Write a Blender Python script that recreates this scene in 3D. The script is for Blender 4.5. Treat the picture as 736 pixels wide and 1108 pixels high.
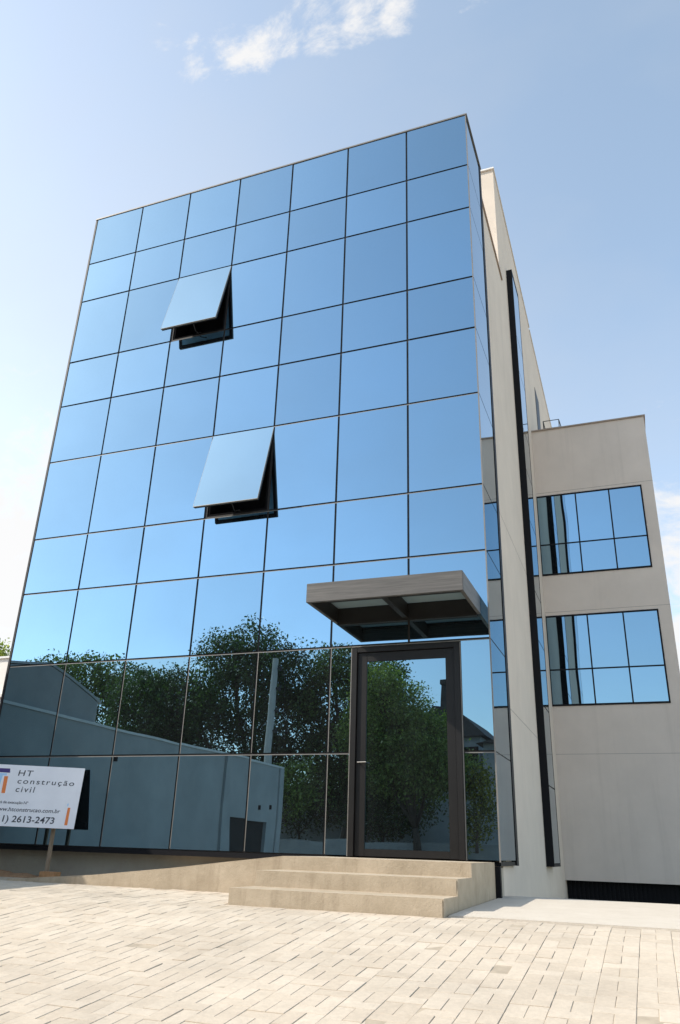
import bpy, bmesh, math, random
import numpy as np
from mathutils import Vector, Matrix
random.seed(7); rng = np.random.default_rng(7)
S = bpy.context.scene
for o in list(bpy.data.objects): bpy.data.objects.remove(o)

# ------------------------------------------------------------------ camera
cd = bpy.data.cameras.new('camera'); cam = bpy.data.objects.new('camera', cd); S.collection.objects.link(cam)
yaw, pit, rol = -0.37206, 0.40733, 0.03267
f_ = Vector((math.sin(yaw)*math.cos(pit), math.cos(yaw)*math.cos(pit), math.sin(pit)))
r0 = Vector((math.cos(yaw), -math.sin(yaw), 0)); u0 = r0.cross(f_)
r_ = math.cos(rol)*r0 + math.sin(rol)*u0; u_ = -math.sin(rol)*r0 + math.cos(rol)*u0
M = Matrix((( r_.x, u_.x, -f_.x, 10.650), (r_.y, u_.y, -f_.y, -11.074), (r_.z, u_.z, -f_.z, 0.083), (0, 0, 0, 1)))
cam.matrix_world = M
cd.sensor_fit = 'VERTICAL'; cd.sensor_height = 24.0; cd.lens = 845.72/1108*24.0
cd.clip_start = 0.05; cd.clip_end = 2000
S.camera = cam

# ------------------------------------------------------------------ sun, sky, exposure
SUN_D = Vector((1.14, 0.54, -1.0)).normalized()          # travel direction of the light
sun_el = math.asin(-SUN_D.z); sun_az = math.atan2(-SUN_D.x, -SUN_D.y)
sl = bpy.data.lights.new('sun', 'SUN'); sl.energy = 3.0; sl.angle = math.radians(0.53); sl.color = (1.0, 0.93, 0.82)
so = bpy.data.objects.new('sun', sl); S.collection.objects.link(so)
so.rotation_euler = SUN_D.to_track_quat('-Z', 'Y').to_euler(); so.location = (-20, -15, 30)

W = bpy.data.worlds.new('World'); S.world = W; W.use_nodes = True
nt = W.node_tree; nt.nodes.clear()
def N(t, k, **kw):
    n = t.nodes.new(k)
    for a, b in kw.items():
        if a == 'inp':
            for i, v in b.items(): n.inputs[i].default_value = v
        else: setattr(n, a, b)
    return n
def L(t, a, b): t.links.new(a, b)
sky = N(nt, 'ShaderNodeTexSky', sky_type='NISHITA', sun_disc=False, sun_elevation=sun_el, sun_rotation=sun_az,
        altitude=0, air_density=1.0, dust_density=0.9, ozone_density=1.0)
tc = N(nt, 'ShaderNodeTexCoord')
noise = N(nt, 'ShaderNodeTexNoise', inp={'Scale': 14.0, 'Detail': 12.0, 'Roughness': 0.66, 'Distortion': 0.25})
mp = N(nt, 'ShaderNodeMapping'); mp.inputs['Scale'].default_value = (1.0, 1.7, 1.7)
L(nt, tc.outputs['Generated'], mp.inputs['Vector']); L(nt, mp.outputs[0], noise.inputs['Vector'])
# cloud banks: each is a direction, an angular size and a strength
banks = [((-0.165, 0.528, 0.833), 0.05, 0.84), ((-0.205, 0.522, 0.828), 0.05, 0.92), ((-0.245, 0.517, 0.82), 0.045, 0.92), ((-0.285, 0.51, 0.81), 0.04, 0.86),
         ((-0.315, 0.507, 0.802), 0.04, 0.88), ((-0.345, 0.50, 0.795), 0.045, 0.90), ((-0.375, 0.493, 0.783), 0.045, 0.90), ((-0.40, 0.47, 0.785), 0.04, 0.70), ((-0.07, 0.53, 0.845), 0.05, 0.75),
         ((-0.69, 0.68, 0.25), 0.26, 1.35), ((-0.77, 0.60, 0.20), 0.34, 1.3), ((0.07, 0.95, 0.34), 0.13, 1.0), ((0.16, 0.95, 0.25), 0.24, 1.3), ((0.3, 0.93, 0.2), 0.3, 1.2),
         ((-0.9, -0.4, 0.12), 0.3, 0.5), ((0.25, -0.93, 0.2), 0.22, 0.45), ((0.8, 0.2, 0.25), 0.35, 0.7)]
acc = None
for d, w, s in banks:
    v = Vector(d).normalized()
    dist = N(nt, 'ShaderNodeVectorMath', operation='DISTANCE'); dist.inputs[1].default_value = v
    L(nt, tc.outputs['Generated'], dist.inputs[0])
    mr = N(nt, 'ShaderNodeMapRange', interpolation_type='SMOOTHSTEP', inp={'From Min': 0.0, 'From Max': w*1.5, 'To Min': s, 'To Max': 0.0})
    L(nt, dist.outputs['Value'], mr.inputs['Value'])
    if acc is None: acc = mr.outputs[0]
    else:
        mx = N(nt, 'ShaderNodeMath', operation='MAXIMUM'); L(nt, acc, mx.inputs[0]); L(nt, mr.outputs[0], mx.inputs[1]); acc = mx.outputs[0]
sub = N(nt, 'ShaderNodeMath', operation='SUBTRACT', inp={1: 0.5}); L(nt, noise.outputs['Fac'], sub.inputs[0])
mul = N(nt, 'ShaderNodeMath', operation='MULTIPLY_ADD', inp={1: 2.5}); L(nt, sub.outputs[0], mul.inputs[0]); L(nt, acc, mul.inputs[2])
gate = N(nt, 'ShaderNodeMapRange', interpolation_type='SMOOTHSTEP', inp={'From Min': 0.48, 'From Max': 1.2, 'To Min': 0.0, 'To Max': 0.92}); L(nt, mul.outputs[0], gate.inputs['Value'])
wisp = N(nt, 'ShaderNodeTexNoise', inp={'Scale': 2.2, 'Detail': 5.0, 'Roughness': 0.55})
L(nt, mp.outputs[0], wisp.inputs['Vector'])
wg = N(nt, 'ShaderNodeMapRange', inp={'From Min': 0.38, 'From Max': 0.8, 'To Min': 0.0, 'To Max': 0.35}); L(nt, wisp.outputs['Fac'], wg.inputs['Value'])
va = N(nt, 'ShaderNodeVectorMath', operation='ADD'); L(nt, sky.outputs[0], va.inputs[0]); va.inputs[1].default_value = (0.55, 0.60, 0.40)   # thin high haze
hd = N(nt, 'ShaderNodeVectorMath', operation='DISTANCE'); hd.inputs[1].default_value = Vector((-0.80, 0.55, 0.35)).normalized(); L(nt, tc.outputs['Generated'], hd.inputs[0])
hm = N(nt, 'ShaderNodeMapRange', interpolation_type='SMOOTHSTEP', inp={'From Min': 0.0, 'From Max': 0.95, 'To Min': 1.0, 'To Max': 0.0}); L(nt, hd.outputs['Value'], hm.inputs['Value'])
hs = N(nt, 'ShaderNodeVectorMath', operation='SCALE'); hs.inputs[0].default_value = (1.05, 0.76, 0.25); L(nt, hm.outputs[0], hs.inputs['Scale'])   # milky bank of haze
zd = N(nt, 'ShaderNodeVectorMath', operation='DISTANCE'); zd.inputs[1].default_value = Vector((-0.42, -0.25, 0.87)).normalized(); L(nt, tc.outputs['Generated'], zd.inputs[0])
zm_ = N(nt, 'ShaderNodeMapRange', interpolation_type='SMOOTHSTEP', inp={'From Min': 0.0, 'From Max': 0.55, 'To Min': 1.0, 'To Max': 0.0}); L(nt, zd.outputs['Value'], zm_.inputs['Value'])
zs = N(nt, 'ShaderNodeVectorMath', operation='SCALE'); zs.inputs[0].default_value = (1.3, 1.3, 1.2); L(nt, zm_.outputs[0], zs.inputs['Scale'])   # glare of the haze high up near the sun
hz2 = N(nt, 'ShaderNodeVectorMath', operation='ADD'); L(nt, hs.outputs[0], hz2.inputs[0]); L(nt, zs.outputs[0], hz2.inputs[1]); hs = hz2
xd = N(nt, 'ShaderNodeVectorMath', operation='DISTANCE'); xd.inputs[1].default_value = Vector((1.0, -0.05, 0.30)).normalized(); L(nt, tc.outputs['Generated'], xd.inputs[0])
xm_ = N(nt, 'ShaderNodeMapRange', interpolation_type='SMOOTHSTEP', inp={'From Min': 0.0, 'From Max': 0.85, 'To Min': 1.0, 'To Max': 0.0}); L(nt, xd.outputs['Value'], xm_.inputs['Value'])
xs = N(nt, 'ShaderNodeVectorMath', operation='SCALE'); xs.inputs[0].default_value = (1.6, 1.5, 1.25); L(nt, xm_.outputs[0], xs.inputs['Scale'])   # haze added out of view on the right to lift the shaded side walls
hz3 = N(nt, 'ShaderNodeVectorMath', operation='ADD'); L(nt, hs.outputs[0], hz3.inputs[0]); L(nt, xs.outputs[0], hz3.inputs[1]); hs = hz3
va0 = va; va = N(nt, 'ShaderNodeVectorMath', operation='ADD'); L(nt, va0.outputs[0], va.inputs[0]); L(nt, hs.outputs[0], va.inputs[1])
veil = N(nt, 'ShaderNodeMix', data_type='RGBA'); L(nt, wg.outputs[0], veil.inputs[0]); L(nt, va.outputs[0], veil.inputs[6]); veil.inputs[7].default_value = (2.5, 2.65, 2.85, 1)
cm = N(nt, 'ShaderNodeMix', data_type='RGBA'); L(nt, gate.outputs[0], cm.inputs[0]); L(nt, veil.outputs[2], cm.inputs[6]); cm.inputs[7].default_value = (3.6, 3.55, 3.5, 1)
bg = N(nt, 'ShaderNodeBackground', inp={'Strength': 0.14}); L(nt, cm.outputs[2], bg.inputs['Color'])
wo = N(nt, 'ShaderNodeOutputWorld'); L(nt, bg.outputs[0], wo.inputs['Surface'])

S.view_settings.view_transform = 'Standard'; S.view_settings.look = 'None'; S.view_settings.gamma = 1.0
S.view_settings.use_curve_mapping = False; S.view_settings.exposure = 0.95
S.render.engine = 'CYCLES'
S.cycles.max_bounces = 10; S.cycles.glossy_bounces = 6; S.cycles.transparent_max_bounces = 12

# ------------------------------------------------------------------ materials
def mat(name):
    m = bpy.data.materials.new(name); m.use_nodes = True
    t = m.node_tree; b = t.nodes['Principled BSDF']; return m, t, b
def simple(name, col, rough=0.6, metal=0.0, var=0.0, scale=6.0, bump=0.0, bscale=60.0, stretch=(1, 1, 1)):
    m, t, b = mat(name); b.inputs['Roughness'].default_value = rough; b.inputs['Metallic'].default_value = metal
    b.inputs['Base Color'].default_value = (*col, 1)
    if var or bump:
        c = N(t, 'ShaderNodeTexCoord'); p = N(t, 'ShaderNodeMapping'); p.inputs['Scale'].default_value = stretch
        L(t, c.outputs['Object'], p.inputs['Vector'])
    if var:
        n = N(t, 'ShaderNodeTexNoise', inp={'Scale': scale, 'Detail': 6.0, 'Roughness': 0.6}); L(t, p.outputs[0], n.inputs['Vector'])
        r = N(t, 'ShaderNodeValToRGB'); r.color_ramp.elements[0].position = 0.3; r.color_ramp.elements[1].position = 0.7
        r.color_ramp.elements[0].color = (*[x*(1-var) for x in col], 1); r.color_ramp.elements[1].color = (*[min(1, x*(1+var)) for x in col], 1)
        L(t, n.outputs['Fac'], r.inputs[0]); L(t, r.outputs[0], b.inputs['Base Color'])
    if bump:
        n2 = N(t, 'ShaderNodeTexNoise', inp={'Scale': bscale, 'Detail': 4.0}); L(t, p.outputs[0], n2.inputs['Vector'])
        bp = N(t, 'ShaderNodeBump', inp={'Strength': bump, 'Distance': 0.02}); L(t, n2.outputs['Fac'], bp.inputs['Height']); L(t, bp.outputs[0], b.inputs['Normal'])
    return m

def mirror_glass(name, tint, dust=0.03):
    # coated solar-control glass: a tinted mirror coat over a dark pane, a slight film of dust, gentle waviness
    m, t, b = mat(name)
    b.inputs['Metallic'].default_value = 1.0; b.inputs['Base Color'].default_value = (*tint, 1); b.inputs['Roughness'].default_value = 0.0
    oi_ = N(t, 'ShaderNodeObjectInfo'); rr_ = N(t, 'ShaderNodeMapRange', inp={'To Min': 0.93, 'To Max': 1.07}); L(t, oi_.outputs['Random'], rr_.inputs['Value'])
    tv = N(t, 'ShaderNodeVectorMath', operation='SCALE'); tv.inputs[0].default_value = tint; L(t, rr_.outputs[0], tv.inputs['Scale']); L(t, tv.outputs[0], b.inputs['Base Color'])
    c = N(t, 'ShaderNodeTexCoord')
    w = N(t, 'ShaderNodeTexNoise', inp={'Scale': 0.55, 'Detail': 1.0}); L(t, c.outputs['Object'], w.inputs['Vector'])
    bp = N(t, 'ShaderNodeBump', inp={'Strength': 0.14, 'Distance': 0.05}); L(t, w.outputs['Fac'], bp.inputs['Height']); L(t, bp.outputs[0], b.inputs['Normal'])
    d = N(t, 'ShaderNodeBsdfDiffuse'); d.inputs['Color'].default_value = (0.30, 0.33, 0.36, 1)
    dn = N(t, 'ShaderNodeTexNoise', inp={'Scale': 1.7, 'Detail': 7.0, 'Roughness': 0.7}); mp2 = N(t, 'ShaderNodeMapping'); mp2.inputs['Scale'].default_value = (1.6, 1.6, 0.5)
    L(t, c.outputs['Object'], mp2.inputs['Vector']); L(t, mp2.outputs[0], dn.inputs['Vector'])
    mr = N(t, 'ShaderNodeMapRange', inp={'From Min': 0.3, 'From Max': 0.75, 'To Min': dust*0.4, 'To Max': dust*1.9}); L(t, dn.outputs['Fac'], mr.inputs['Value'])
    ms = N(t, 'ShaderNodeMixShader'); L(t, mr.outputs[0], ms.inputs[0]); L(t, b.outputs[0], ms.inputs[1]); L(t, d.outputs[0], ms.inputs[2])
    L(t, ms.outputs[0], t.nodes['Material Output'].inputs['Surface'])
    return m

GLASS = mirror_glass('blue_mirror_glass', (0.242, 0.383, 0.485), 0.012)
GLASS_LOW = mirror_glass('street_level_glass', (0.21, 0.33, 0.40), 0.016)
FRAME = simple('dark_bronze_aluminium', (0.042, 0.040, 0.040), 0.5, 0.0, 0.2, 3)
FRAME.node_tree.nodes['Principled BSDF'].inputs['Specular IOR Level'].default_value = 0.15
FRAME_LT = simple('pale_trim_and_lit_edge', (0.20, 0.185, 0.165), 0.45, 0.2, 0.15, 4)  # pale trim metal; on the joint strips it stands in for sunlit edges
DOORF = simple('dark_brown_door_frame', (0.012, 0.0108, 0.010), 0.42, 0.0, 0.12, 5)
BLACK = simple('black_powder_coat', (0.010, 0.010, 0.012), 0.5)
BLACK.node_tree.nodes['Principled BSDF'].inputs['Specular IOR Level'].default_value = 0.12
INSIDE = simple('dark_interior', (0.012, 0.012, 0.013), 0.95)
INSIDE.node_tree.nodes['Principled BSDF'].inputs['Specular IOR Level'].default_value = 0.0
DOORF.node_tree.nodes['Principled BSDF'].inputs['Specular IOR Level'].default_value = 0.3
CANOPY = simple('brushed_brown_metal', (0.098, 0.090, 0.081), 0.5, 0.1, 0.32, 3, stretch=(0.6, 1, 14))
CAN_IN = simple('dark_grey_steel', (0.016, 0.015, 0.0145), 0.5, 0.1, 0.2, 4)
def stucco(name, col):
    m = simple(name, col, 0.92, 0, 0.05, 1.1, 0.3, 90); t = m.node_tree; b = t.nodes['Principled BSDF']
    src = b.inputs['Base Color'].links[0].from_socket
    c = N(t, 'ShaderNodeTexCoord'); out = src
    for sc, lo, hi, amt in (((2.6, 2.6, 0.10), .55, .80, .20), ((0.35, 0.35, 0.30), .45, .75, .10), ((9, 9, .22), .60, .85, .12)):
        p = N(t, 'ShaderNodeMapping'); p.inputs['Scale'].default_value = sc; L(t, c.outputs['Object'], p.inputs['Vector'])
        n = N(t, 'ShaderNodeTexNoise', inp={'Scale': 1.6, 'Detail': 6.0, 'Roughness': 0.65}); L(t, p.outputs[0], n.inputs['Vector'])
        r = N(t, 'ShaderNodeMapRange', inp={'From Min': lo, 'From Max': hi, 'To Min': 0.0, 'To Max': amt}); L(t, n.outputs['Fac'], r.inputs['Value'])
        x = N(t, 'ShaderNodeMix', data_type='RGBA'); L(t, r.outputs[0], x.inputs[0]); L(t, out, x.inputs[6]); x.inputs[7].default_value = (col[0]*.45, col[1]*.44, col[2]*.43, 1); out = x.outputs[2]
    L(t, out, b.inputs['Base Color']); return m
STUCCO = stucco('beige_stucco', (0.66, 0.57, 0.475))
STUCCO_W = stucco('grey_beige_stucco', (0.70, 0.61, 0.53))
JOINT = simple('wall_joint', (0.24, 0.21, 0.19), 0.9)
COPING = simple('roof_coping', (0.34, 0.27, 0.22), 0.7, 0, 0.15, 3)
COPING_W = simple('white_coping', (0.72, 0.70, 0.67), 0.6, 0, 0.08, 3)
INNERP = simple('inner_pane_painted_sky', (0.74, 0.84, 0.88), 0.3)  # pale colour stands in for sky light coming through the sash glass
CHROME = simple('satin_steel', (0.20, 0.195, 0.185), 0.4, 1.0)
WHITEW = simple('white_painted_wall', (0.74, 0.69, 0.63), 0.85, 0, 0.06, 1.5, 0.2, 60)
GREYW = simple('pale_boundary_plaster', (0.42, 0.42, 0.41), 0.9, 0, 0.10, 1.2, 0.25, 50)

def concrete(name, a, b_, stain):
    m, t, b = mat(name); b.inputs['Roughness'].default_value = 0.9
    c = N(t, 'ShaderNodeTexCoord')
    n = N(t, 'ShaderNodeTexNoise', inp={'Scale': 2.6, 'Detail': 9.0, 'Roughness': 0.68}); L(t, c.outputs['Object'], n.inputs['Vector'])
    r = N(t, 'ShaderNodeValToRGB'); e = r.color_ramp.elements; e[0].position = .3; e[1].position = .72; e[0].color = (*a, 1); e[1].color = (*b_, 1)
    L(t, n.outputs['Fac'], r.inputs[0])
    p = N(t, 'ShaderNodeMapping'); p.inputs['Scale'].default_value = (3.2, 3.2, 0.5); L(t, c.outputs['Object'], p.inputs['Vector'])
    n2 = N(t, 'ShaderNodeTexNoise', inp={'Scale': 2.2, 'Detail': 7.0, 'Roughness': 0.75}); L(t, p.outputs[0], n2.inputs['Vector'])
    mr = N(t, 'ShaderNodeMapRange', inp={'From Min': 0.52, 'From Max': 0.75, 'To Min': 0.0, 'To Max': 0.55}); L(t, n2.outputs['Fac'], mr.inputs['Value'])
    mx = N(t, 'ShaderNodeMix', data_type='RGBA'); L(t, mr.outputs[0], mx.inputs[0]); L(t, r.outputs[0], mx.inputs[6]); mx.inputs[7].default_value = (*stain, 1)
    L(t, mx.outputs[2], b.inputs['Base Color'])
    n3 = N(t, 'ShaderNodeTexNoise', inp={'Scale': 45.0, 'Detail': 6.0, 'Roughness': 0.7}); L(t, c.outputs['Object'], n3.inputs['Vector'])
    bp = N(t, 'ShaderNodeBump', inp={'Strength': 0.5, 'Distance': 0.012}); L(t, n3.outputs['Fac'], bp.inputs['Height']); L(t, bp.outputs[0], b.inputs['Normal'])
    return m
CONC = concrete('sandy_concrete', (0.34, 0.27, 0.185), (0.49, 0.40, 0.29), (0.22, 0.165, 0.105))
CONC_G = concrete('grey_concrete', (0.36, 0.31, 0.25), (0.45, 0.40, 0.32), (0.38, 0.315, 0.235))
APRON = concrete('pale_concrete_slab', (0.50, 0.44, 0.36), (0.56, 0.50, 0.42), (0.44, 0.375, 0.30))
ASPH = simple('asphalt', (0.05, 0.05, 0.052), 0.9, 0, 0.25, 3, 0.4, 60)
SIDEW = simple('sidewalk_concrete', (0.36, 0.35, 0.33), 0.9, 0, 0.12, 2, 0.3, 40)
DIRT = simple('reddish_earth', (0.30, 0.17, 0.085), 0.95, 0, 0.35, 8, 0.8, 20)
SOIL = simple('garden_soil', (0.13, 0.10, 0.07), 0.95, 0, 0.35, 2, 0.6, 20)
SAND = simple('joint_sand', (0.38, 0.315, 0.235), 0.95, 0, 0.25, 5)
WOOD = simple('raw_timber', (0.30, 0.22, 0.15), 0.8, 0, 0.25, 6, stretch=(8, 8, 0.8))
BRICK = simple('orange_clay_brick', (0.42, 0.22, 0.10), 0.9, 0, 0.2, 12, 0.5, 40)
BARK = simple('bark', (0.085, 0.065, 0.05), 0.9, 0, 0.35, 9, 0.8, 25, stretch=(3, 3, 0.6))
POLEC = simple('pole_concrete', (0.44, 0.43, 0.41), 0.85, 0, 0.1, 4, 0.2, 40)
ROOFT = simple('dark_roof_tiles', (0.10, 0.075, 0.065), 0.8, 0, 0.25, 6)
HOUSE = simple('grey_house_render', (0.36, 0.35, 0.34), 0.9, 0, 0.1, 2)
SIGNW = simple('white_sign_vinyl', (0.82, 0.80, 0.82), 0.45, 0, 0.04, 3)
SIGNB = simple('dark_sign_back', (0.03, 0.03, 0.03), 0.8)
INK = simple('dark_grey_ink', (0.045, 0.045, 0.055), 0.5)
PURP = simple('purple_ink', (0.055, 0.03, 0.16), 0.5)
ORNG = simple('orange_ink', (0.80, 0.22, 0.05), 0.5)
PALEB = simple('pale_blue_ink', (0.42, 0.62, 0.85), 0.5)

def paver_mat():
    m, t, b = mat('sand_coloured_pavers'); b.inputs['Roughness'].default_value = 0.92
    g = N(t, 'ShaderNodeNewGeometry'); c = N(t, 'ShaderNodeTexCoord')
    r = N(t, 'ShaderNodeValToRGB'); e = r.color_ramp.elements; e[0].color = (0.50, 0.42, 0.325, 1); e[1].color = (0.56, 0.48, 0.38, 1)
    L(t, g.outputs['Random Per Island'], r.inputs[0])
    n = N(t, 'ShaderNodeTexNoise', inp={'Scale': 0.9, 'Detail': 8.0, 'Roughness': 0.7}); L(t, c.outputs['Object'], n.inputs['Vector'])
    mr = N(t, 'ShaderNodeMapRange', inp={'From Min': 0.3, 'From Max': 0.7, 'To Min': 0.80, 'To Max': 1.10}); L(t, n.outputs['Fac'], mr.inputs['Value'])
    n2 = N(t, 'ShaderNodeTexNoise', inp={'Scale': 26.0, 'Detail': 6.0, 'Roughness': 0.7}); L(t, c.outputs['Object'], n2.inputs['Vector'])
    mr2 = N(t, 'ShaderNodeMapRange', inp={'From Min': 0.3, 'From Max': 0.7, 'To Min': 0.90, 'To Max': 1.06}); L(t, n2.outputs['Fac'], mr2.inputs['Value'])
    mm = N(t, 'ShaderNodeMath', operation='MULTIPLY'); L(t, mr.outputs[0], mm.inputs[0]); L(t, mr2.outputs[0], mm.inputs[1])
    vm = N(t, 'ShaderNodeVectorMath', operation='SCALE'); L(t, r.outputs[0], vm.inputs[0]); L(t, mm.outputs[0], vm.inputs['Scale'])
    L(t, vm.outputs[0], b.inputs['Base Color'])
    bp = N(t, 'ShaderNodeBump', inp={'Strength': 0.45, 'Distance': 0.008}); L(t, n2.outputs['Fac'], bp.inputs['Height']); L(t, bp.outputs[0], b.inputs['Normal'])
    return m
PAVER = paver_mat()

def leaf_mat(name, dark, light):
    m, t, b = mat(name); b.inputs['Roughness'].default_value = 0.5
    g = N(t, 'ShaderNodeNewGeometry'); r = N(t, 'ShaderNodeValToRGB'); e = r.color_ramp.elements
    e[0].color = (*dark, 1); e[1].color = (*light, 1); L(t, g.outputs['Random Per Island'], r.inputs[0]); L(t, r.outputs[0], b.inputs['Base Color'])
    tr = N(t, 'ShaderNodeBsdfTranslucent'); vm = N(t, 'ShaderNodeVectorMath', operation='MULTIPLY'); vm.inputs[1].default_value = (1.25, 1.35, 0.65)
    L(t, r.outputs[0], vm.inputs[0]); L(t, vm.outputs[0], tr.inputs['Color'])
    ms = N(t, 'ShaderNodeMixShader', inp={0: 0.42}); L(t, b.outputs[0], ms.inputs[1]); L(t, tr.outputs[0], ms.inputs[2])
    L(t, ms.outputs[0], t.nodes['Material Output'].inputs['Surface']); return m
LEAF_D = leaf_mat('dark_leaves', (0.014, 0.038, 0.013), (0.075, 0.12, 0.035))
LEAF_M = leaf_mat('mid_leaves', (0.026, 0.06, 0.016), (0.14, 0.18, 0.05))
LEAF_L = leaf_mat('light_leaves', (0.06, 0.115, 0.024), (0.30, 0.35, 0.10))
LEAF_Y = leaf_mat('yellowish_leaves', (0.03, 0.06, 0.015), (0.30, 0.27, 0.03))

def canopy_glass():                                        # milky laminated roof pane
    m, t, b = mat('milky_laminated_glass'); b.inputs['Base Color'].default_value = (0.30, 0.36, 0.37, 1); b.inputs['Roughness'].default_value = 0.6; b.inputs['Specular IOR Level'].default_value = 0.1
    tr = N(t, 'ShaderNodeBsdfTranslucent'); tr.inputs['Color'].default_value = (0.22, 0.28, 0.29, 1)
    ms = N(t, 'ShaderNodeMixShader', inp={0: 0.45}); L(t, b.outputs[0], ms.inputs[1]); L(t, tr.outputs[0], ms.inputs[2])
    L(t, ms.outputs[0], t.nodes['Material Output'].inputs['Surface']); return m
CGLASS = canopy_glass()

# ------------------------------------------------------------------ helpers
class MB:
    def __init__(s): s.v = []; s.f = []; s.m = []
    def add(s, vs, fs, mi=0):
        k = len(s.v); s.v += [tuple(p) for p in vs]; s.f += [tuple(i+k for i in f) for f in fs]; s.m += [mi]*len(fs); return s
    def box(s, x0, x1, y0, y1, z0, z1, mi=0):
        return s.add([(x0,y0,z0),(x1,y0,z0),(x1,y1,z0),(x0,y1,z0),(x0,y0,z1),(x1,y0,z1),(x1,y1,z1),(x0,y1,z1)],
                     [(3,2,1,0),(4,5,6,7),(0,1,5,4),(1,2,6,5),(2,3,7,6),(3,0,4,7)], mi)
    def prism(s, foot, z0, z1, mi=0):                     # footprint (x,y) counter-clockwise
        n = len(foot); vs = [(x,y,z0) for x,y in foot] + [(x,y,z1) for x,y in foot]
        return s.add(vs, [tuple(range(n-1,-1,-1)), tuple(range(n,2*n))] + [(i,(i+1)%n,n+(i+1)%n,n+i) for i in range(n)], mi)
    def extr(s, prof, axis, a, b, mi=0):                   # profile extruded along x ((y,z) points) or y ((x,z) points)
        n = len(prof)
        mk = (lambda t, p: (t, p[0], p[1])) if axis == 'x' else (lambda t, p: (p[0], t, p[1]))
        vs = [mk(a, p) for p in prof] + [mk(b, p) for p in prof]
        return s.add(vs, [tuple(range(n)), tuple(range(2*n-1, n-1, -1))] + [(i, n+i, n+(i+1)%n, (i+1)%n) for i in range(n)], mi)
    def tube(s, pts, rad, seg=8, mi=0):
        k = len(s.v); pts = [Vector(p) for p in pts]; R = rad if hasattr(rad, '__len__') else [rad]*len(pts)
        for i, p in enumerate(pts):
            t = (pts[min(i+1, len(pts)-1)] - pts[max(i-1, 0)]).normalized()
            a = t.cross(Vector((0,0,1)) if abs(t.z) < .9 else Vector((1,0,0))).normalized(); b = t.cross(a)
            for j in range(seg):
                w = 2*math.pi*j/seg; s.v.append(tuple(p + (a*math.cos(w) + b*math.sin(w))*R[i]))
        fs = [(k+i*seg+j, k+i*seg+(j+1)%seg, k+(i+1)*seg+(j+1)%seg, k+(i+1)*seg+j) for i in range(len(pts)-1) for j in range(seg)]
        fs += [tuple(k+j for j in range(seg-1,-1,-1)), tuple(k+(len(pts)-1)*seg+j for j in range(seg))]
        s.f += fs; s.m += [mi]*len(fs); return s
    def build(s, name, mats, parent=None, bevel=0.0, loc=None, smooth=False):
        me = bpy.data.meshes.new(name); me.from_pydata(s.v, [], s.f)
        for m in (mats if isinstance(mats, (list, tuple)) else [mats]): me.materials.append(m)
        me.polygons.foreach_set('material_index', s.m)
        bm = bmesh.new(); bm.from_mesh(me); bmesh.ops.recalc_face_normals(bm, faces=bm.faces)
        if bevel: bmesh.ops.bevel(bm, geom=[e for e in bm.edges if len(e.link_faces) == 2 and e.calc_face_angle(0) > .5], offset=bevel, segments=2, affect='EDGES', clamp_overlap=True)
        bm.to_mesh(me); bm.free()
        if smooth: me.polygons.foreach_set('use_smooth', [True]*len(me.polygons))
        o = bpy.data.objects.new(name, me); S.collection.objects.link(o)
        if parent is not None:
            o.parent = parent
            if loc is None: o.matrix_parent_inverse = parent_world(parent).inverted()
        if loc is not None: o.location = loc
        return o
def parent_world(p):
    m = Matrix.LocRotScale(p.location, p.rotation_euler, p.scale)
    if p.parent is not None: m = parent_world(p.parent) @ p.matrix_parent_inverse @ m
    return m
def tag(o, label=None, cat=None, group=None, kind=None):
    if label: o['label'] = label
    if cat: o['category'] = cat
    if group: o['group'] = group
    if kind: o['kind'] = kind
    return o
def empty(name, loc, label, cat, group=None):
    o = bpy.data.objects.new(name, None); S.collection.objects.link(o); o.location = loc; return tag(o, label, cat, group)

# ------------------------------------------------------------------ ground, street, driveway (structure)
def zdrive(y):                                             # driveway profile
    if y > -1.455: return -0.45
    if y > -2.8: return -0.45 + (y+1.455)*0.03
    if y > -3.6:
        t = (-2.8-y); return -0.4904 - 0.03*t - 0.05*t*t
    return -0.5464 - 0.11*(-3.6-y)
YS = -11.6; ZS = zdrive(YS)
ys = [6.5, 4.0, 1.0, 0.3, -1.455, -2.8, -2.9, -3.0, -3.1, -3.2, -3.3, -3.4, -3.5, -3.6, -6, -9, YS]
HOLE = (8.0, 12.4)
mb = MB()
for xa, xb in ((-160, -0.4), (-0.4, HOLE[0]), (HOLE[0], HOLE[1]), (HOLE[1], 160)):
    for y1, y0 in zip(ys[:-1], ys[1:]):
        if xa == HOLE[0] and y0 > 0.2: continue
        mb.add([(xa,y0,zdrive(y0)-.0035),(xb,y0,zdrive(y0)-.0035),(xb,y1,zdrive(y1)-.0035),(xa,y1,zdrive(y1)-.0035)], [(0,1,2,3)])
mb.add([(-160,6.5,-.52),(8.0,6.5,-.52),(8.0,300,-.52),(-160,300,-.52)], [(0,1,2,3)])
mb.add([(12.4,6.5,-.52),(160,6.5,-.52),(160,300,-.52),(12.4,300,-.52)], [(0,1,2,3)])
mb.add([(8.0,18.2,-.52),(12.4,18.2,-.52),(12.4,300,-.52),(8.0,300,-.52)], [(0,1,2,3)])
tag(mb.build('ground', SAND), kind='structure')
MB().box(-160, 160, YS-1.55, YS-.004, ZS-.35, ZS-.03).build('sidewalk', SIDEW, bevel=.02)['kind'] = 'structure'
tag(MB().add([(-160,-18.2,ZS-.17),(160,-18.2,ZS-.17),(160,YS-1.5,ZS-.17),(-160,YS-1.5,ZS-.17)], [(0,1,2,3)]).build('street', ASPH), kind='structure')
tag(MB().add([(-200,-320,.25),(200,-320,.25),(200,-18.0,.25),(-200,-18.0,.25)], [(0,1,2,3)]).build('raised_plot_ground', SOIL), kind='structure')
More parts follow.
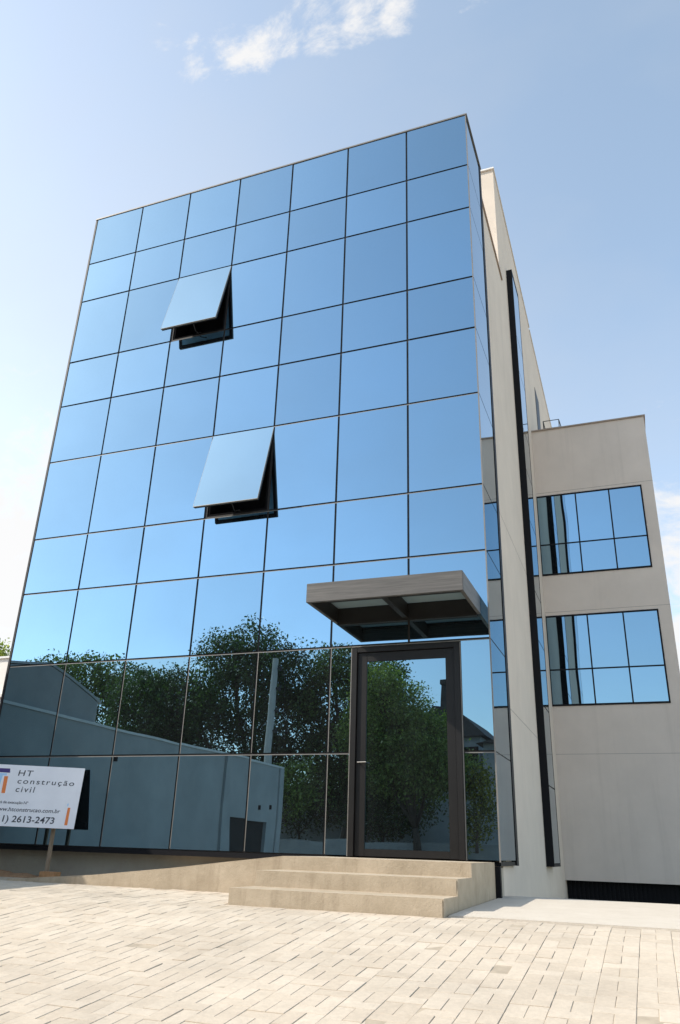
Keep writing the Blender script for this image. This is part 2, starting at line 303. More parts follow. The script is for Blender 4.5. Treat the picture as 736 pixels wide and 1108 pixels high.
# garage ramp going down behind the slab
mb = MB().add([(8.0,.6,-.56),(12.4,.6,-.56),(12.4,10.2,-2.6),(8.0,10.2,-2.6)], [(0,1,2,3)])
tag(mb.build('garage_ramp', ASPH), kind='structure')
# pale slab between the pavers and the ramp
mb = MB().extr([(-2.72,-.60),(-2.72,-.474),(-2.2,-.462),(0.4,-.418),(0.75,-.425),(0.75,-.70)], 'x', 8.648, 12.4)
tag(mb.build('driveway_slab', APRON, bevel=.012), kind='structure')

# pavers: paired stretchers with a crosswise block between them, course by course
def pavers():
    vs, fs = [], []
    cw, bl = 0.245, 0.245; bw = cw/2; gap = 0.0009
    def block(x0, x1, y0, y1):
        h = random.gauss(0, .0016); tx, ty = random.gauss(0, .005), random.gauss(0, .005)
        x0 += gap+random.uniform(0,.0019); x1 -= gap+random.uniform(0,.0019); y0 += gap+random.uniform(0,.0019); y1 -= gap+random.uniform(0,.0019)
        cx, cy = (x0+x1)/2, (y0+y1)/2; k = len(vs); c = .002
        for ins, dz in ((0, -.05), (0, -c), (c, 0)):
            for (x, y) in ((x0+ins,y0+ins),(x1-ins,y0+ins),(x1-ins,y1-ins),(x0+ins,y1-ins)):
                vs.append((x, y, zdrive(y) + h + dz + tx*(x-cx) + ty*(y-cy)))
        fs.append((k+8,k+9,k+10,k+11))
        for a in (0, 4):
            for i in range(4): fs.append((k+a+i, k+a+(i+1)%4, k+a+4+(i+1)%4, k+a+4+i))
    i = 0; x = -0.12
    while x < 13.2:
        y = YS + 0.01 - (0 if i % 2 == 0 else .19) - random.uniform(0, .02)
        while True:
            top = -1.47 if x+cw < 6.30 else (-2.83 if x < 8.64 else -2.735)
            if 6.0 < x+cw and x < 6.30: top = -1.47
            if x+cw > 6.29 and x < 6.30: top = -2.83
            if y > top - .05: break
            e = min(y+bl, top)
            if e > YS+.01 and e-y > .04: block(x, x+bw, max(y, YS), e); block(x+bw, x+cw, max(y, YS), e)
            y += bl
            if y > top - .05: break
            e = min(y+bw, top)
            if e > YS+.01 and e-y > .03: block(x, x+cw, max(y, YS), e)
            y += bw
        x += cw; i += 1
    me = bpy.data.meshes.new('driveway_paving'); me.from_pydata(vs, [], fs); me.materials.append(PAVER)
    o = bpy.data.objects.new('driveway_paving', me); S.collection.objects.link(o); return o
tag(pavers(), kind='structure')

# ------------------------------------------------------------------ the office building
XS = [1.25*j for j in range(7)] + [8.714]
ZR = [13.445, 12.134, 11.074, 9.467, 8.374, 7.068, 5.400, 4.297, 2.941, 1.369, 0.0]
G = 0.0175
bld = empty('office_building', (4.3, 4.0, -.45), 'four storey office block with a blue mirrored glass front bay and beige rendered walls', 'building')
def wx(y): return 8.66 - 0.012*y

def pane(x0, x1, z0, z1, m, parent=bld, tilt=0.0024):
    a, b = random.gauss(0, tilt), random.gauss(0, tilt); w, h = (x1-x0)/2, (z1-z0)/2
    mb = MB(); t = .010
    vs = []
    for y in (0, t):
        for (sx, sz) in ((-1,-1),(1,-1),(1,1),(-1,1)): vs.append((sx*w, y + a*sx*w*.6 + b*sz*h*.6 , sz*h))
    mb.add(vs, [(0,1,2,3),(7,6,5,4),(0,4,5,1),(1,5,6,2),(2,6,7,3),(3,7,4,0)])
    o = mb.build('glass_pane', m, parent); o.location = ((x0+x1)/2, 0, (z0+z1)/2); return o
DX0, DX1 = 6.612, 8.262
OPEN = {(2, 2): 13.5, (3, 5): 14.6}
for i in range(10):
    for j in range(7):
        if (j, i) in OPEN: continue
        m = GLASS_LOW if i >= 8 else GLASS
        z1, z0 = ZR[i]-G, ZR[i+1]+G; x0, x1 = XS[j]+G, XS[j+1]-G
        if i == 0: z1 = ZR[0]-.004
        if i == 9: z0 = .012
        if i >= 8 and j >= 5:
            if j == 5: pane(x0, DX0-.02, z0, z1, m)
            else: pane(DX1+.02, x1, z0, z1, m)
        else: pane(x0, x1, z0, z1, m)
# the aluminium grid behind the joints
mb = MB(); FY0, FY1 = .018, .12
for j, x in enumerate(XS):
    zb = 2.941 if j == 6 else 0
    a, b = (x-.035, x+.035)
    if j == 0: a, b = 0.0, .05
    if j == 7: a, b = 8.664, 8.700
    mb.box(a, b, FY0, FY1, zb, 13.44)
for i, z in enumerate(ZR):
    for j in range(7):
        a, b = XS[j]+.035, XS[j+1]-.035
        if j == 0: a = .05
        if j == 6: b = 8.664
        if i == 9 and j >= 5:
            if j == 5: b = DX0-.003
            else: a = DX1+.003
        if i == 10 and j >= 5: continue
        c, d = z-.035, z+.035
        if i == 0: c, d = z-.05, z-.006
        if i == 10: c, d = .0, .05
        mb.box(a, b, FY0+.002, FY1-.002, c, d)
mb.build('mullion_grid', FRAME, bld)
# pale strips standing in for sunlit joint edges of the lower storeys, the cap and the corner trims
for i in (5, 6, 7, 8, 9):
    spans = [(XS[0]+.02, XS[7]-.02)] if i < 9 else [(XS[0]+.02, DX0-.03), (DX1+.03, XS[7]-.02)]
    for a, b in spans: MB().box(a, b, .006, .0165, ZR[i]-.0185, ZR[i]-.004).build('lit_joint_edge', FRAME_LT, bld)
for j in (1, 2, 3, 4, 5):
    for i in (8, 9): MB().box(XS[j]+.003, XS[j]+.0185, .0055, .016, ZR[i+1]+.02, ZR[i]-.02).build('lit_joint_edge', FRAME_LT, bld)
mb = MB().box(-.05, 8.735, -.015, 1.44, 13.447, 13.485)
mb.build('roof_cap', FRAME_LT, bld, bevel=.004)
mb = MB().box(8.697, 8.7155, -.004, .014, -.01, 13.446)
mb.build('corner_trim', FRAME_LT, bld)
mb = MB().box(-.045, -.002, -.002, .30, -.02, 13.44)
mb.build('edge_trim', FRAME, bld)
# side of the bay: same rows, mirrored, then a dark trim at the back
for i in range(10):
    a, b = ZR[i+1]+G*.6, ZR[i]-G*.6
    if i == 0: b = 13.44
    if i == 9: a = .012
    o = MB().box(8.703, 8.713, .018, 1.26, a, b).build('glass_pane', GLASS, bld)
mb = MB()
for i, z in enumerate(ZR[1:-1]): MB().box(8.62, 8.7045, .05, 1.27, z-.0095, z+.0095).build('side_joint', FRAME, bld)
MB().box(8.50, 8.722, 1.265, 1.44, -.055, 13.44).build('side_trim', BLACK, bld)
# dark lining of the bay (what the open sashes show) and its floor
mb = MB().box(.05, 8.695, .46, .50, 0.0, 13.40)
mb.build('interior_lining', INSIDE, bld)
mb = MB().box(0.0, 6.25, .004, .30, -.075, -.004).box(6.25, 8.70, .09, 1.26, -.055, -.004)
mb.build('bay_soffit', BLACK, bld)
# open top-hung sashes
def sash(j, i, ang):
    x0, x1 = XS[j]+.008, XS[j+1]-.008; zt, L_ = ZR[i]-.012, ZR[i]-ZR[i+1]-.02
    e = bpy.data.objects.new('window_sash', None); S.collection.objects.link(e); e.parent = bld
    e.matrix_parent_inverse = parent_world(bld).inverted(); e.location = (x0, -.004, zt); e.rotation_euler = (-math.radians(ang), 0, 0)
    tag(e, 'top hung window pushed open, dark frame beneath')
    w = x1-x0; mb = MB()
    mb.box(0, .055, .012, .062, -L_, 0).box(w-.055, w, .012, .062, -L_, 0).box(.055, w-.055, .013, .061, -.055, 0).box(.055, w-.055, .013, .061, -L_, -L_+.055)
    mb.box(.055, w-.055, .024, .034, -L_+.055, -.055)
    o = mb.build('sash_frame', BLACK, e, loc=(0, 0, 0))
    MB().box(.056, w-.056, .036, .044, -L_+.056, -.056).build('inner_pane', INNERP, e, loc=(0, 0, 0))  # opaque pale sheet, sky light through the glass put into its colour
    MB().box(0, w, 0, .011, -L_, 0).build('sash_glass', GLASS, e, loc=(0, 0, 0))
    mb = MB().box(-.004, 0, -.001, .03, -L_-.005, 0).box(w, w+.004, -.001, .03, -L_-.005, 0).box(0, w, -.001, .03, -L_-.009, -L_-.001)
    mb.build('edge_strip', FRAME_LT, e, loc=(0, 0, 0))
    a = math.radians(ang); zb = zt-.004 - math.cos(a)*L_; yb = -math.sin(a)*L_
    # frame lining and the stay arm, fixed to the facade
    mb = MB()
    zc, zd = ZR[i+1]+.02, ZR[i]-.02
    mb.box(x0+.03, x0+.07, .03, .44, zc, zd).box(x1-.07, x1-.03, .03, .44, zc, zd).box(x0+.07, x1-.07, .03, .44, zd-.05, zd-.02).box(x0+.07, x1-.07, .03, .44, zc+.02, zc+.06)
    mb.build('window_lining', INSIDE, bld)
    xm = (x0+x1)/2
    MB().tube([(xm, .05, zc+.07), (xm+.02, -.10, zc+.02), (xm+.05, yb*.72, zb+.06+.02)], .011, 6).tube([(xm-.05, .05, zc+.08), (xm+.05, .05, zc+.08)], .018, 6).build('stay_arm', CAN_IN, bld)
for (j, i), a in OPEN.items(): sash(j, i, a)

# entrance door
mb = MB()
mb.box(DX0, DX0+.085, -.035, .10, 0, 2.90).box(DX1-.085, DX1, -.035, .10, 0, 2.90).box(DX0+.085, DX1-.085, -.034, .10, 2.83, 2.899)
mb.build('door_frame', DOORF, bld, bevel=.004)
door = MB().box(DX0+.092, DX0+.235, .0, .05, .006, 2.824).box(DX1-.215, DX1-.092, .0, .05, .006, 2.824).box(DX0+.235, DX1-.215, .001, .049, 2.69, 2.823).box(DX0+.235, DX1-.215, .001, .049, .007, .10).build('entrance_door', DOORF, bld, bevel=.003)
MB().box(DX0+.236, DX1-.216, .016, .026, .101, 2.689).build('door_glass', GLASS_LOW, door)
MB().tube([(DX0+.13, 0, 1.235), (DX0+.13, -.05, 1.235), (DX0+.26, -.055, 1.238)], .011, 8).build('door_handle', CHROME, door)
for a in (DX0-.016, DX1+.003): MB().box(a, a+.013, -.02, .05, 0, 2.90).build('door_edge_trim', FRAME_LT, bld)

# canopy over the door
can = bpy.data.objects.new('entrance_canopy', None); S.collection.objects.link(can); can.parent = bld
can.matrix_parent_inverse = parent_world(bld).inverted(); can.location = (7.45, -.6, 3.3)
CX0, CX1, CY, CZ0, CZ1 = 6.32, 8.59, -1.2, 3.305, 3.585
MB().box(CX0, CX1, CY, CY+.05, CZ0, CZ1).box(CX0, CX0+.05, CY+.05, -.004, CZ0, CZ1).box(CX1-.05, CX1, CY+.05, -.004, CZ0, CZ1).build('fascia', CANOPY, can, bevel=.004)
mb = MB().box(7.42, 7.50, CY+.05, -.06, CZ0+.005, CZ1-.05).box(CX0+.05, CX1-.05, -.06, -.004, CZ0-.03, CZ0+.02).box(CX0+.05, CX1-.05, -.055, -.005, CZ0+.02, CZ1-.05)
mb.box(CX0+.05, 7.42, -.66, -.60, CZ1-.12, CZ1-.05).box(7.50, CX1-.05, -.66, -.60, CZ1-.12, CZ1-.05)
mb.box(CX0+.05, CX1-.05, CY+.05, CY+.11, CZ1-.08, CZ1-.052)
mb.box(CX0+.0505, CX0+.054, CY+.06, -.06, CZ0+.004, CZ1-.05).box(CX1-.054, CX1-.0505, CY+.06, -.06, CZ0+.004, CZ1-.05)
mb.build('frame', CAN_IN, can)
MB().box(CX0+.02, CX1-.02, CY+.06, -.01, CZ1-.045, CZ1-.03).build('glass_panel', CGLASS, can)

# rendered walls
X0 = 0.02
mb = MB()
mb.prism([(X0,.50),(wx(.5),.50),(wx(4.2),4.2),(X0,4.2)], -3.0, 12.96)
mb.prism([(X0,4.2),(wx(4.2),4.2),(wx(11.2),11.2),(X0,11.2)], -3.0, 12.96)
mb.prism([(X0,11.2),(wx(11.2),11.2),(wx(18.5),18.5),(X0,18.5)], -3.0, 12.96)
mb.build('side_wall', STUCCO, bld)
mb = MB().prism([(2.2,4.2),(wx(4.2),4.2),(wx(11.2),11.2),(2.2,11.2)], 12.9605, 16.30).prism([(2.2,11.2),(wx(11.2),11.2),(wx(18.5),18.5),(2.2,18.5)], 12.9605, 16.20)
mb.build('stair_tower', STUCCO, bld)
mb = MB().prism([(2.1,4.15),(wx(4.2)+.03,4.15),(wx(11.2)+.03,11.2),(2.1,11.2)], 16.302, 16.345)
mb.prism([(2.1,11.2),(wx(11.2)+.03,11.2),(wx(18.5)+.03,18.5),(2.1,18.5)], 16.202, 16.245)
mb.build('roof_coping', [COPING_W], bld)
MB().prism([(0,1.45),(wx(1.45)+.035,1.45),(wx(4.5)+.035,4.5),(wx(4.5)+.004,4.5),(wx(4.198)+.004,4.197),(0,4.197)], 12.962, 13.0).build('parapet_coping', COPING, bld)
MB().prism([(0.0,.30),(wx(.3),.30),(wx(.498),.498),(0.0,.498)], -1.2, -.078).build('plinth', CONC_G, bld)
MB().box(8.615, 8.70, .004, .085, -.47, -.06).build('corner_post', BLACK, bld)
mb = MB()
mb.prism([(wx(.6)-.01,.6),(wx(.6)+.0015,.6),(wx(8.3)+.0015,8.3),(wx(8.3)-.01,8.3)], 2.262, 2.270)
mb.prism([(wx(1.6)-.01,1.6),(wx(1.6)+.0015,1.6),(wx(5.6)+.0015,5.6),(wx(5.6)-.01,5.6)], 5.75, 5.757)
mb.build('wall_joint', JOINT, bld)
# projecting strip window on the side wall
BY0, BY1, BX, BZ0, BZ1 = 5.62, 6.72, 8.742, -.10, 14.18
strip = MB().box(8.45, BX, BY0, BY0+.05, BZ0, BZ1).box(8.45, BX, BY1-.03, BY1, BZ0, BZ1).box(8.45, BX, BY0+.05, BY1-.03, BZ0, BZ0+.05).box(8.45, BX, BY0+.05, BY1-.03, BZ1-.14, BZ1).box(8.46, BX-.03, BY0+.05, BY1-.03, BZ0+.05, BZ1-.14).build('strip_window', BLACK, bld)
zz = [BZ0+.05] + [z for z in reversed(ZR[:-1]) if z < 13.4] + [BZ1-.14]
for a, b in zip(zz[:-1], zz[1:]): MB().box(BX-.028, BX-.004, BY0+.055, BY1-.033, a+.012, b-.012).build('glass_pane', GLASS, strip)
# slit window near the far end
sw = MB().box(8.40, wx(12)+.012, 11.55, 12.55, 12.2, 14.2).build('slit_window', BLACK, bld)
MB().box(8.45, wx(12)+.016, 11.62, 12.48, 12.3, 14.12).build('glass_pane', CAN_IN, sw)

# rear wing
WY, WXR = 9.3, 11.585
KW = (WY+11.074)/(8.4+11.074)
def wz(z): return .083 + (z-.083)*KW
def wxx(x): return 10.65 + (x-10.65)*KW
ZT = wz(10.80); ZB = wz(-.385)
wing = MB().prism([(8.40,WY),(WXR,WY),(WXR,18.3),(8.40,18.3)], ZB, ZT).prism([(8.2,WY+.6),(WXR-.02,WY+.6),(WXR-.02,18.3),(8.2,18.3)], -3.0, ZB-.0005).build('rear_wing', STUCCO_W, bld)
MB().prism([(8.52,WY-.04),(WXR+.04,WY-.04),(WXR+.04,18.34),(8.52,18.34)], ZT+.002, ZT+.04).build('wing_coping', COPING, bld)
for z in (2.262, 5.66, 8.93): MB().box(8.5, WXR+.002, WY-.0018, WY+.01, wz(z), wz(z)+.007).build('wall_joint', JOINT, wing)
for z0, z1, zm in ((6.625, 8.845, 7.455), (3.36, 5.572, 4.222)):
    z0, z1, zm = wz(z0), wz(z1), wz(zm)
    wx0, wx1 = 8.53, wxx(11.265)
    w = bpy.data.objects.new('window', None); S.collection.objects.link(w); w.parent = bld; w.matrix_parent_inverse = parent_world(bld).inverted(); w.location = ((wx0+wx1)/2, WY, z0)
    mb = MB(); fy0, fy1 = WY-.02, WY+.02
    cols = [wx0, wxx(9.635), wxx(10.465), wx1]
    mb.box(wx0, wx1, fy0, fy1, z0, z0+.045).box(wx0, wx1, fy0, fy1, z1-.045, z1).box(wx0, wx1, fy0+.001, fy1, zm-.018, zm+.018)
    for k, x in enumerate(cols): mb.box(x-(0 if k == 0 else .04 if k == 3 else .018), x+(.04 if k == 0 else 0 if k == 3 else .018), fy0+.002, fy1-.002, z0+.045, z1-.045)
    mb.build('window_frame', BLACK, w)
    for k, (a, b) in enumerate(zip(cols[:-1], cols[1:])):
        for c, d in ((z0+.045, zm-.018), (zm+.018, z1-.045)):
            MB().box(a+(.04 if k == 0 else .018), b-.018, WY-.012, WY-.003, c, d).build('glass_pane', GLASS, w)
# garage gate in the basement of the wing
mb = MB().box(8.45, WXR, WY+.30, WY+.35, -2.8, ZB-.002)
x = 8.60
while x < WXR-.06: mb.box(x, x+.045, WY+.265, WY+.30, -2.75, ZB-.02); x += .095
mb.build('garage_gate', BLACK, bld)
# guard rails on the roof of the wing
for xa, xb, y, h in ((wxx(8.95), wxx(9.37), WY+.35, .50), (wxx(9.62), wxx(9.98), WY+.8, .42)):
    z = ZT
    MB().tube([(xa, y+1.2, z+h), (xa, y, z+h), (xb, y, z+h), (xb, y, z)], .014, 6).tube([(xa, y, z), (xa, y, z+h)], .014, 6).tube([(xa, y, z+h*.5), (xb, y, z+h*.5)], .010, 6).tube([(xb, y, z+h), (xb+.05, y+1.1, z+h)], .014, 6).build('roof_rail', CAN_IN, bld)

# ------------------------------------------------------------------ entrance steps and ramp
st = empty('entrance_steps', (7.45, -1.4, -.49), 'sandy concrete entrance steps with a long low ramp running off to the left', 'steps')
mb = MB().extr([(2.1,-.8),(8.632,-.8),(8.632,-.012),(6.284,-.012),(5.55,-.098),(4.71,-.202),(3.52,-.327),(2.33,-.415),(2.1,-.43)], 'y', -1.455, -.003)
o = mb.build('landing_and_ramp', CONC, st)
mb = MB().extr([(2.1,-.8),(6.25,-.8),(6.25,-.0135),(5.55,-.098),(4.71,-.202),(3.52,-.327),(2.33,-.415),(2.1,-.43)], 'y', -.0029, .298)
mb.build('ramp', CONC, st)
o2 = MB().extr([(-1.4552,-.62),(-2.81,-.62),(-2.81,-.328),(-2.185,-.328),(-2.185,-.165),(-1.4552,-.165)], 'x', 6.290, 8.6315).build('step', CONC, st)
for ob_, test in ((o, lambda a, b: max(a.y, b.y) < -1.4 and min(a.z, b.z) > -.5), (o2, lambda a, b: (abs(a.x-b.x) > 1 and a.y < -2.1 and a.z > -.4 and not (a.y > -2.5 and a.z < -.2)) or (abs(a.z-b.z) > .1 and a.y < -2.1))):
    bm = bmesh.new(); bm.from_mesh(ob_.data); ed = [e for e in bm.edges if test(e.verts[0].co, e.verts[1].co)]
    bmesh.ops.bevel(bm, geom=ed, offset=.012, segments=2, affect='EDGES', clamp_overlap=True); bm.to_mesh(ob_.data); bm.free()

# ------------------------------------------------------------------ builder's sign board by the ramp
sg = empty('sign_board', (2.06, -.08, -.44), "white contractor's sign board on timber posts leaning in front of the glass", 'sign')
bd = bpy.data.objects.new('board', None); S.collection.objects.link(bd); bd.parent = sg
Rm = Matrix.Rotation(.4573, 4, 'Z') @ Matrix.Rotation(-.133, 4, 'X') @ Matrix.Rotation(.010, 4, 'Y')
bd.location = Vector((2.0616, -.0777, 1.1668)) - Vector(sg.location); bd.rotation_euler = Rm.to_euler()
H = .9268
MB().box(-1.66, 0, 0.0, .012, -H, 0).build('panel', SIGNW, bd, loc=(0,0,0), bevel=.002)
MB().box(-1.655, -.005, .0125, .02, -H+.005, -.005).box(-1.62, -.03, .02, .05, -.12, -.06).box(-1.62, -.03, .02, .05, -H+.06, -H+.12).build('backing', SIGNB, bd, loc=(0,0,0))
def text(body, x0, x1, zb, h, m, spacing=1.0, shear=0.0, bold=0.0, ref='H'):
    c = bpy.data.curves.new('lettering', 'FONT'); c.body = body; c.space_character = spacing; c.shear = shear; c.offset = bold; c.extrude = .0012
    o = bpy.data.objects.new('lettering', c); S.collection.objects.link(o); bpy.context.view_layer.update()
    dg = bpy.context.evaluated_depsgraph_get(); me = bpy.data.meshes.new_from_object(o.evaluated_get(dg)); bpy.data.objects.remove(o)
    P = np.array([v.co[:] for v in me.vertices]); xa, xb = P[:,0].min(), P[:,0].max()
    cap = 0.73 if ref == 'H' else 0.54
    for v in me.vertices:
        x, y, z = v.co; v.co = (x0 + (x-xa)/(xb-xa)*(x1-x0), -.0016 - z, zb + y/cap*h)
    me.materials.append(m); o = bpy.data.objects.new('lettering', me); S.collection.objects.link(o); o.parent = bd; return o
text('HT', -1.028, -.797, -.165, .094, INK, 1.15, .08, .002)
text('construção', -1.012, -.125, -.283, .062, INK, 1.25, .08, .002, ref='x')
text('civil', -1.012, -.718, -.412, .068, INK, 1.25, .08, .002, ref='x')
text('Alvará de execução Nº', -1.33, -.775, -.592, .044, INK, .9)
text('www.htconstrucao.com.br', -1.275, -.257, -.703, .046, INK, 1.0, .12, .006, ref='x')
text('(11) 2613-2473', -1.255, -.320, -.862, .098, INK, 1.0, .06, .012)
def quad(pts, m, name='emblem'):
    n = len(pts); MB().add([(x, -.0012, z) for x, z in pts] + [(x, .0, z) for x, z in pts], [tuple(range(n)), tuple(range(2*n-1, n-1, -1))] + [(i, n+i, n+(i+1)%n, (i+1)%n) for i in range(n)]).build(name, m, bd, loc=(0,0,0))
quad([(-1.56,-.060),(-1.172,-.060),(-1.160,-.125),(-1.325,-.125),(-1.345,-.44),(-1.43,-.44),(-1.41,-.125),(-1.56,-.125)], PURP)
quad([(-1.325,-.135),(-1.205,-.135),(-1.205,-.17),(-1.262,-.17),(-1.275,-.36),(-1.335,-.36)], PALEB)
quad([(-1.236,-.182),(-1.176,-.182),(-1.165,-.44),(-1.222,-.44)], ORNG)
quad([(-.152,-.614),(-.112,-.614),(-.109,-.875),(-.156,-.875)], ORNG)
quad([(-.168,-.555),(-.152,-.55),(-.150,-.585),(-.166,-.60)], PALEB)
for (x, y) in ((1.72, -.19), (.92, -.62)):
    MB().box(x-.028, x+.028, y-.02, y+.02, -.47, .62).build('post', WOOD, sg, bevel=.003)
tag(MB().box(-.15, .15, -.07, .07, 0, .085).build('clay_block', BRICK, bevel=.006), 'orange clay block at the foot of the timber sign post', 'block').location = (1.93, -.36, -.445)
# little heap of reddish earth beside the block
def heap():
    n, mset = 34, []
    vs, fs = [], []
    for i in range(n):
        for j in range(12):
            u, v = i/(n-1), j/11; e = (math.sin(math.pi*u)**.6)*(math.sin(math.pi*v)**.8)
            vs.append((.1+1.62*u, -.62+.52*v, -.47 + e*(.075+.05*random.random()*math.sin(9*u)**2)))
    for i in range(n-1):
        for j in range(11): fs.append((i*12+j, (i+1)*12+j, (i+1)*12+j+1, i*12+j+1))
    return MB().add(vs, fs).build('earth_heap', DIRT, smooth=True)
tag(heap(), 'low heap of reddish earth along the foot of the wall under the sign', 'earth heap')

# ------------------------------------------------------------------ neighbours on the left
bw = empty('boundary_wall', (-.25, -6, -1.0), 'long plain boundary wall with a dark gateway, mirrored in the lower left glass', 'wall')
T = 2.33
MB().box(-.35, -.15, -9.35, -.05, -2.2, T).box(-.35, -.15, -11.55, -9.35, .82, T).box(-.35, -.15, -12.5, -11.55, -2.2, T).build('wall_face', GREYW, bw)
MB().box(-.38, -.12, -12.53, -.05, T+.002, T+.055).build('coping', COPING_W, bw)
MB().box(-.149, -.07, -9.0, -8.72, -2.2, T-.01).box(-.149, -.10, -12.5, -12.2, -2.2, T-.01).build('pilaster', GREYW, bw)
MB().box(-.30, -.26, -11.55, -9.35, -2.2, .82).build('gate', CAN_IN, bw)
for y, z in ((-3.7, 1.72), (-10.95, 1.2), (-11.7, 1.25)): MB().box(-.149, -.11, y-.045, y+.045, z-.06, z+.06).build('vent', BLACK, bw)
ob = empty('outbuilding', (-1.8, -1.5, -.5), 'grey outbuilding with a sloping roofline, mirrored above the boundary wall at the left', 'outbuilding')
MB().extr([(-3.15,-.6),(-.12,-.6),(-.12,3.05),(-1.5,3.28),(-2.05,3.16),(-3.15,2.86)], 'x', -4.0, -.37).build('wall', HOUSE, ob)
MB().extr([(-3.25,2.85),(-2.05,3.175),(-1.5,3.295),(-.10,3.065),(-.10,3.11),(-1.5,3.345),(-2.05,3.225),(-3.25,2.90)], 'x', -4.1, -.352).build('roof', GREYW, ob)
nh = empty('neighbour_house', (-3.2, 4, -.5), 'white painted house front with a ledge, just left of the glass building', 'house')
MB().box(-7, -.30, 1.0, 8.0, -.6, 2.60).build('lower_wall', WHITEW, nh)
MB().box(-7, -.30, 1.12, 8.0, 2.66, 3.40).build('upper_wall', WHITEW, nh)
MB().box(-7.05, -.26, .95, 8.0, 2.602, 2.658).build('ledge', COPING_W, nh)
MB().box(-7.05, -.27, 1.08, 8.0, 3.402, 3.44).build('coping', COPING_W, nh)

# ------------------------------------------------------------------ vegetation
def tree(name, loc, blobs, n, leaf, lm, label, trunk_r=.2, fork=.35, group=None, cat='tree', lean=(0, 0), fill=.75):
    root = empty(name, loc, label, cat, group)
    zc = min(b[2]-b[5]*.6 for b in blobs); mb = MB()
    fz = max(.3, zc*fork); fp = Vector((lean[0], lean[1], fz))
    mb.tube([(0,0,-.15), (lean[0]*.4, lean[1]*.4, fz*.5), fp], [trunk_r*1.25, trunk_r, trunk_r*.85], 9)
    for bx, by, bz, rx, ry, rz in blobs:
        c = Vector((bx, by, bz)); mid = fp.lerp(c, .5) + Vector((random.uniform(-.2,.2), random.uniform(-.2,.2), -.1*rz))
        mb.tube([fp, mid, c], [trunk_r*.6, trunk_r*.38, trunk_r*.12], 6)
        for k in range(4):
            d = Vector((random.gauss(0,1), random.gauss(0,1), random.gauss(0,.8))).normalized()
            mb.tube([mid.lerp(c, .4), c + Vector((d.x*rx*.45, d.y*ry*.45, d.z*rz*.45)), c + Vector((d.x*rx*.9, d.y*ry*.9, d.z*rz*.9))], [trunk_r*.2, trunk_r*.1, .012], 5)
    mb.build('trunk', BARK, root, loc=(0,0,0), smooth=True)
    B = np.array(blobs); wgt = B[:,3]*B[:,4]*B[:,5]; wgt = wgt**.75; wgt /= wgt.sum()
    # ragged outline: each lobe carries smaller lobes of its own
    ex = []
    for bx, by, bz, rx, ry, rz in blobs:
        for k in range(7):
            d = np.array([random.gauss(0,1), random.gauss(0,1), random.gauss(.25,.8)]); d /= np.linalg.norm(d); q = random.uniform(.28,.5); e = random.uniform(.75,1.12)
            ex.append((bx+d[0]*rx*e, by+d[1]*ry*e, bz+d[2]*rz*e, rx*q, ry*q, rz*q))
    blobs = list(blobs) + ex
    # twig clusters first, then leaves around every twig: clumps and gaps
    nc = max(30, n//64); bi = rng.choice(len(B), nc, p=wgt); d = rng.normal(size=(nc,3)); d /= np.linalg.norm(d, axis=1, keepdims=True)
    r = rng.uniform(0,1,(nc,1))**(1-fill) * rng.uniform(.82,1.12,(nc,1)); cc = B[bi,:3] + d*r*B[bi,3:6]
    ci = rng.integers(0, nc, n); spread = leaf*2.5
    dd = rng.normal(size=(n,3)); dd /= np.linalg.norm(dd, axis=1, keepdims=True)
    P = cc[ci] + dd*rng.uniform(0,1,(n,1))**.45*spread*1.75*rng.uniform(.7,1.25,(nc,1))[ci]*np.array([1,1,.75])
    a = rng.normal(size=(n,3)); a[:,2] -= .25; a /= np.linalg.norm(a, axis=1, keepdims=True)
    nn = rng.normal(size=(n,3)); nn[:,2] += .7; b = np.cross(a, nn); b /= np.linalg.norm(b, axis=1, keepdims=True); up = np.cross(b, a)
    s = leaf*rng.uniform(.6,1.25,(n,1))
    V = np.stack([P, P + a*s*.45 + b*s*.27 + up*s*.05, P + a*s - up*s*.08, P + a*s*.45 - b*s*.27 + up*s*.05], 1).reshape(-1,3)
    me = bpy.data.meshes.new('crown'); me.vertices.add(4*n); me.vertices.foreach_set('co', V.ravel()); me.loops.add(4*n); me.loops.foreach_set('vertex_index', np.arange(4*n))
    me.polygons.add(n); me.polygons.foreach_set('loop_start', np.arange(0,4*n,4)); me.polygons.foreach_set('loop_total', np.full(n,4)); me.update(); me.validate()
    me.materials.append(lm); o = bpy.data.objects.new('crown', me); S.collection.objects.link(o); o.parent = root
    return root
GT = 'trees across the street mirrored in the glass'
Z0 = .25
tree('broadleaf_tree', (-5.4,-20.5,Z0), [(0,0,6.2,3.0,2.6,2.4),(-1.2,.3,7.6,1.7,1.6,1.5),(1.2,.2,7.0,2.0,1.6,1.6),(-2.8,0,5.0,2.0,1.8,1.6),(2.3,0,4.6,1.9,1.8,1.7),(.2,.6,8.4,1.1,1.0,.9),(0,0,3.6,2.6,1.8,1.2)],
     42000, .155, LEAF_D, 'tallest dark broadleaf tree mirrored in the glass just left of the utility pole', .24, .4, GT)
tree('broadleaf_tree', (-10.6,-21,Z0), [(0,0,5.4,2.5,2.2,1.9),(-1.3,0,6.4,1.5,1.4,1.2),(1.4,.3,6.2,1.7,1.5,1.3),(0,0,3.2,2.8,2.0,1.6)],
     27000, .155, LEAF_D, 'second dark tree mirrored left of the tallest one, above the sloping wall top', .2, .4, GT)
tree('umbrella_crowned_tree', (-23.5,-31,Z0), [(0,0,9.6,4.0,3.0,1.3),(-4.0,0,9.0,2.8,2.6,1.3),(4.0,.5,8.8,3.0,2.6,1.4),(0,0,6.0,5.4,3.0,1.8),(7.0,.5,5.6,2.6,2.4,1.9)],
     22000, .24, LEAF_M, 'far flat crowned green tree mirrored above the outbuilding roof', .3, .55, GT)
